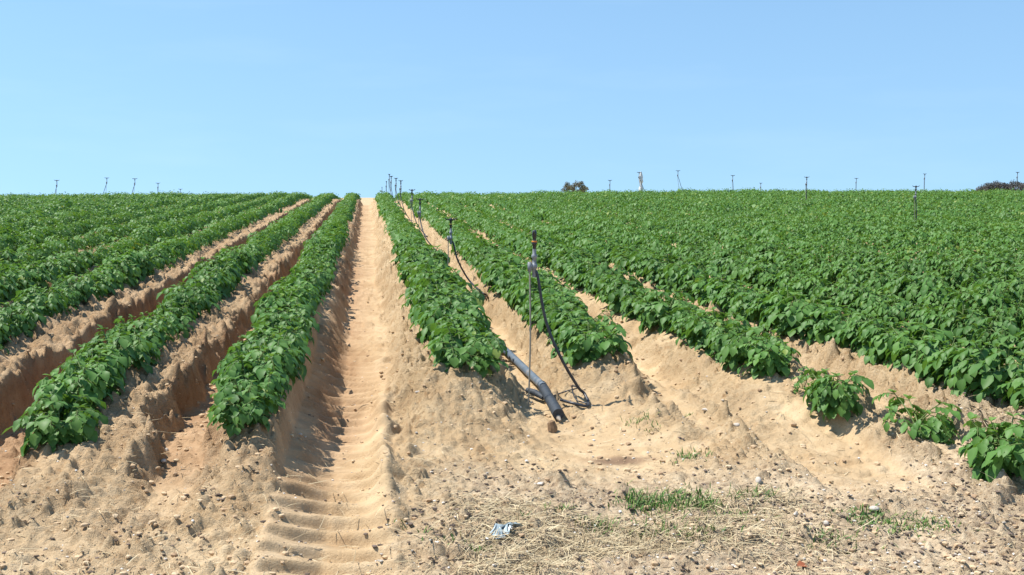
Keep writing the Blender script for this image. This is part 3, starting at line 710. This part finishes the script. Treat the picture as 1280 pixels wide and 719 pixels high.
def scatter(n, prob, seed, y0=3.5, y1=9.5):
    r = np.random.default_rng(seed); out = []
    while sum(len(o) for o in out) < n:
        y = y0 * (y1 / y0) ** r.random(n * 2); x = y * r.uniform(-.40, .72, n * 2)
        z, dm, lt, _, _s = land(x, y, True); k = r.random(n * 2) < prob(x, y, dm, lt)
        out.append(np.stack([x[k], y[k], z[k]], -1))
    return np.vstack(out)[:n], r
def spread(name, P, r, shapes, size, material, label, cat, flat=.7, sink=.25):
    VV, FF, RR, off = [], [], [], 0
    which = r.integers(0, len(shapes), len(P))
    for s_, (V, F) in enumerate(shapes):
        q = P[which == s_]; k = size(r, len(q)); a = r.uniform(0, 6.28, len(q)); c, s2 = np.cos(a), np.sin(a)
        X = (V[None, :, 0] * c[:, None] - V[None, :, 1] * s2[:, None]) * k[:, None] + q[:, 0:1]
        Y = (V[None, :, 0] * s2[:, None] + V[None, :, 1] * c[:, None]) * k[:, None] + q[:, 1:2]
        Zq = V[None, :, 2] * flat * k[:, None] + q[:, 2:3] + (k * sink)[:, None]
        VV.append(np.stack([X, Y, Zq], -1).reshape(-1, 3)); FF.append((F[None] + (np.arange(len(q)) * len(V))[:, None, None]).reshape(-1, 3) + off); off += len(V) * len(q)
        RR.append(np.repeat(r.random(len(q)), len(V)))
    o = link(name, make_mesh(name, np.vstack(VV), np.vstack(FF), (material,), {'rnd': np.concatenate(RR)}, smooth=False))
    return tag(o, label, cat, kind='stuff')
sh = [blob(s_, 1) for s_ in range(6)]
def ontrack(x, y): return np.exp(-((x + .185) / .2) ** 2)
P, r = scatter(11000, lambda x, y, d, l: np.clip(.25 + .5 * vn(x * 2, y * 2, 2) + .3 * d, .03, 1) * (1 - .9 * ontrack(x, y)), 21, 3.5, 13)
spread('soil_crumbs', P, r, sh, lambda r, n: .0035 + .016 * r.random(n) ** 4.5, M_CLOD, 'brown crumbs and small clods of soil strewn over ridges and headland', 'soil crumbs')
P, r = scatter(3000, lambda x, y, d, l: np.clip(.3 + .4 * l + .5 * vn(x * 1.5, y * 1.5, 5), .03, 1) * (1 - .8 * ontrack(x, y)), 22, 3.5, 9.5)
spread('gravel', P, r, sh, lambda r, n: .0025 + .0075 * r.random(n) ** 2.5, M_BITS, 'scattered tiny pale pebbles and shell chips on the soil', 'gravel')
P, r = scatter(3000, lambda x, y, d, l: np.clip(l * 1.1 + .08, 0, 1) * np.clip(.5 + 1.6 * vn(x * 3, y * 3, 3), .02, 1), 23, 3.5, 6.5)
spread('debris', P, r, sh, lambda r, n: .004 + .011 * r.random(n) ** 2, M_FLAKE, 'dark brown flakes of rotted plant debris over the headland', 'debris', flat=.35)

# blades: straw lying on the soil and green grass standing
def blades(P, r, L, Wd, lie, curve):
    n = len(P); a = r.uniform(0, 6.28, n); el = r.uniform(*lie, n); Ln = L(r, n); w = Wd * r.uniform(.6, 1.2, n)
    d = np.stack([np.cos(a) * np.cos(el), np.sin(a) * np.cos(el), np.sin(el)], -1); sd = np.stack([-np.sin(a), np.cos(a), 0 * a], -1)
    cv = r.uniform(*curve, n)
    V = []
    for tt, ww in ((0, .8), (.35, 1), (.7, .7), (1, .08)):
        c = P + d * (Ln * tt)[:, None] + sd * (np.sin(a * 5) * .25 * Ln * tt * tt)[:, None] - np.array([0, 0, 1.0]) * (cv * Ln * tt * tt)[:, None]
        for sg in (-1, 1): V.append(c + sd * (sg * w * ww)[:, None] + np.array([0, 0, .3]) * (sg * w * ww)[:, None])
    V = np.stack(V, 1); F = np.array([(0, 1, 3), (0, 3, 2), (2, 3, 5), (2, 5, 4), (4, 5, 7), (4, 7, 6)])
    return V.reshape(-1, 3), (F[None] + (np.arange(n) * 8)[:, None, None]).reshape(-1, 3), np.repeat(r.random(n), 8)
P, r = scatter(13000, lambda x, y, d, l: np.clip(l, 0, 1) ** 1.5 * np.clip(.25 + 2.6 * vn(x * 1.8, y * 2.6, 9), .01, 1) + .015, 31, 3.5, 6.6)
P[:, 2] += .006
V, F, R = blades(P, r, lambda r, n: .03 + .12 * r.random(n) ** 1.8, .0014, (-.05, .35), (0, .3))
tag(link('dry_grass', make_mesh('dry_grass', V, F, (M_STRAW,), {'rnd': R})), 'pale dry straw and dead grass littering the near headland', 'dry grass', kind='stuff')
tufts = [(840, 630, .20, .07, 620), (800, 634, .08, .06, 160), (880, 634, .06, .06, 130), (1080, 652, .11, .05, 200), (1130, 662, .15, .05, 230), (1170, 657, .08, .04, 70), (862, 572, .10, .05, 110), (800, 527, .08, .05, 70), (815, 540, .05, .04, 30),
         (700, 640, .06, .05, 60), (745, 660, .09, .06, 90), (820, 668, .12, .06, 110), (880, 672, .10, .05, 110), (600, 690, .05, .04, 45), (540, 668, .06, .05, 14), (500, 655, .05, .04, 10), (575, 665, .06, .04, 18), (945, 620, .08, .06, 60), (1040, 675, .14, .05, 120), (925, 650, .1, .05, 60), (860, 520, .05, .03, 20), (650, 655, .06, .04, 20)]
pts = []; r = np.random.default_rng(77); hh = []
for px, py, rad, hg, n in tufts:
    c = on_land(px, py); q = r.normal(size=(n, 2)) * rad * .55 * np.array([1.0, .8]); x = c[0] + q[:, 0]; y = c[1] + q[:, 1]
    pts.append(np.stack([x, y, land(x, y) - .003], -1)); hh.append(np.full(n, hg))
P = np.vstack(pts); hh = np.concatenate(hh)
V, F, R = blades(P, r, lambda r, n: hh * r.uniform(.4, 1.25, n), .0024, (.5, 1.45), (.05, .55))
tag(link('grass', make_mesh('grass', V, F, (M_GRASS,), {'rnd': R})), 'short green grass and weeds sprouting in tufts on the dry headland', 'grass', kind='stuff')

# ------------------------------------------------------------------ trees far beyond the crest
M_TLEAF = simple('far_tree_leaf', [(0.0, (0.085, 0.10, 0.055)), (0.5, (0.15, 0.15, 0.09)), (1.0, (0.23, 0.2, 0.14))], 1, 0.8, 0.2, rnd=True)
M_TLEAF_D = simple('dark_tree_leaf', [(0.0, (0.06, 0.068, 0.065)), (0.6, (0.11, 0.11, 0.105)), (1.0, (0.18, 0.16, 0.14))], 1, 0.8, 0.2, rnd=True)
M_BARK = simple('bark', [(0.3, (0.08, 0.06, 0.045)), (0.7, (0.16, 0.12, 0.09))], 3, 0.9)
def tree(px, y, top_py, wpx, seed, label, m, nclump=16):
    r = np.random.default_rng(seed)
    q = at_y(px, top_py, y); x = q[0]; gz = float(plane(x, y)) - 1.4
    H = q[2] - gz; Rw = wpx / FPX * y / 2
    root = empty('tree', (x, y, gz)); tag(root, label, 'tree', 'trees far beyond the crest')
    tr = MB(); tr.tube([(0, 0, -.2), (.05, 0, H * .2), (.1, .05, H * .45), (.05, .1, H * .7)], [.16 * H / 6, .13 * H / 6, .09 * H / 6, .04], 7)
    cen = []
    for k in range(nclump):
        a = r.uniform(0, 6.28); rho = Rw * .8 * math.sqrt(r.random()); zz = H * r.uniform(.35, .97) * (1 - .25 * (rho / Rw) ** 2)
        c = np.array([rho * math.cos(a), rho * math.sin(a), zz]); cen.append(c)
        if k < 9: tr.tube([(.05, .02, H * .3 + .2 * zz * .5), c * np.array([.5, .5, .75]), c], [.05, .035, .012], 5)
    tr.build('trunk', M_BARK, root)
    B, D, NN = [], [], []
    lf = Leafer()
    for c in cen:
        cr = Rw * r.uniform(.25, .42)
        for _ in range(190):
            v = unit(r.normal(size=3)) * cr * r.random() ** .45 * np.array([1, 1, .8])
            p = c + v
            if p[2] > H * 1.06: p[2] = H * r.uniform(.9, 1.05)
            L = r.uniform(.18, .42) * Rw / 3
            lf.leaf(p, unit(r.normal(size=3)), unit(r.normal(size=3) + (0, 0, .8)), L, L * .33, r.random(), 0, .2)
    V, F, A = lf.mesh(1)
    link('crown', make_mesh('crown', V, F, (m,), {'rnd': A['rnd']}), root)
tree(710, 240, 226.5, 20, 1, 'small low brownish tree on the skyline, lower side of the pair', M_TLEAF, 22)
tree(726, 236, 222.5, 26, 2, 'rounded brownish tree on the skyline, taller of the pair', M_TLEAF, 26)
tree(1231, 270, 230.0, 30, 3, 'lowest dark tree at the tapering end of the far clump', M_TLEAF_D, 28)
tree(1246, 262, 226.0, 30, 4, 'dark spreading tree second in the far clump', M_TLEAF_D, 30)
tree(1260, 266, 224.0, 28, 5, 'tallest greyish tree in the far clump beside a riser', M_TLEAF_D, 30)
tree(1275, 258, 225.5, 28, 6, 'grey tree in the far clump behind the tall riser', M_TLEAF_D, 30)
tree(1292, 264, 224.5, 26, 13, 'last grey tree of the far clump, cut by the photo border', M_TLEAF_D, 30)
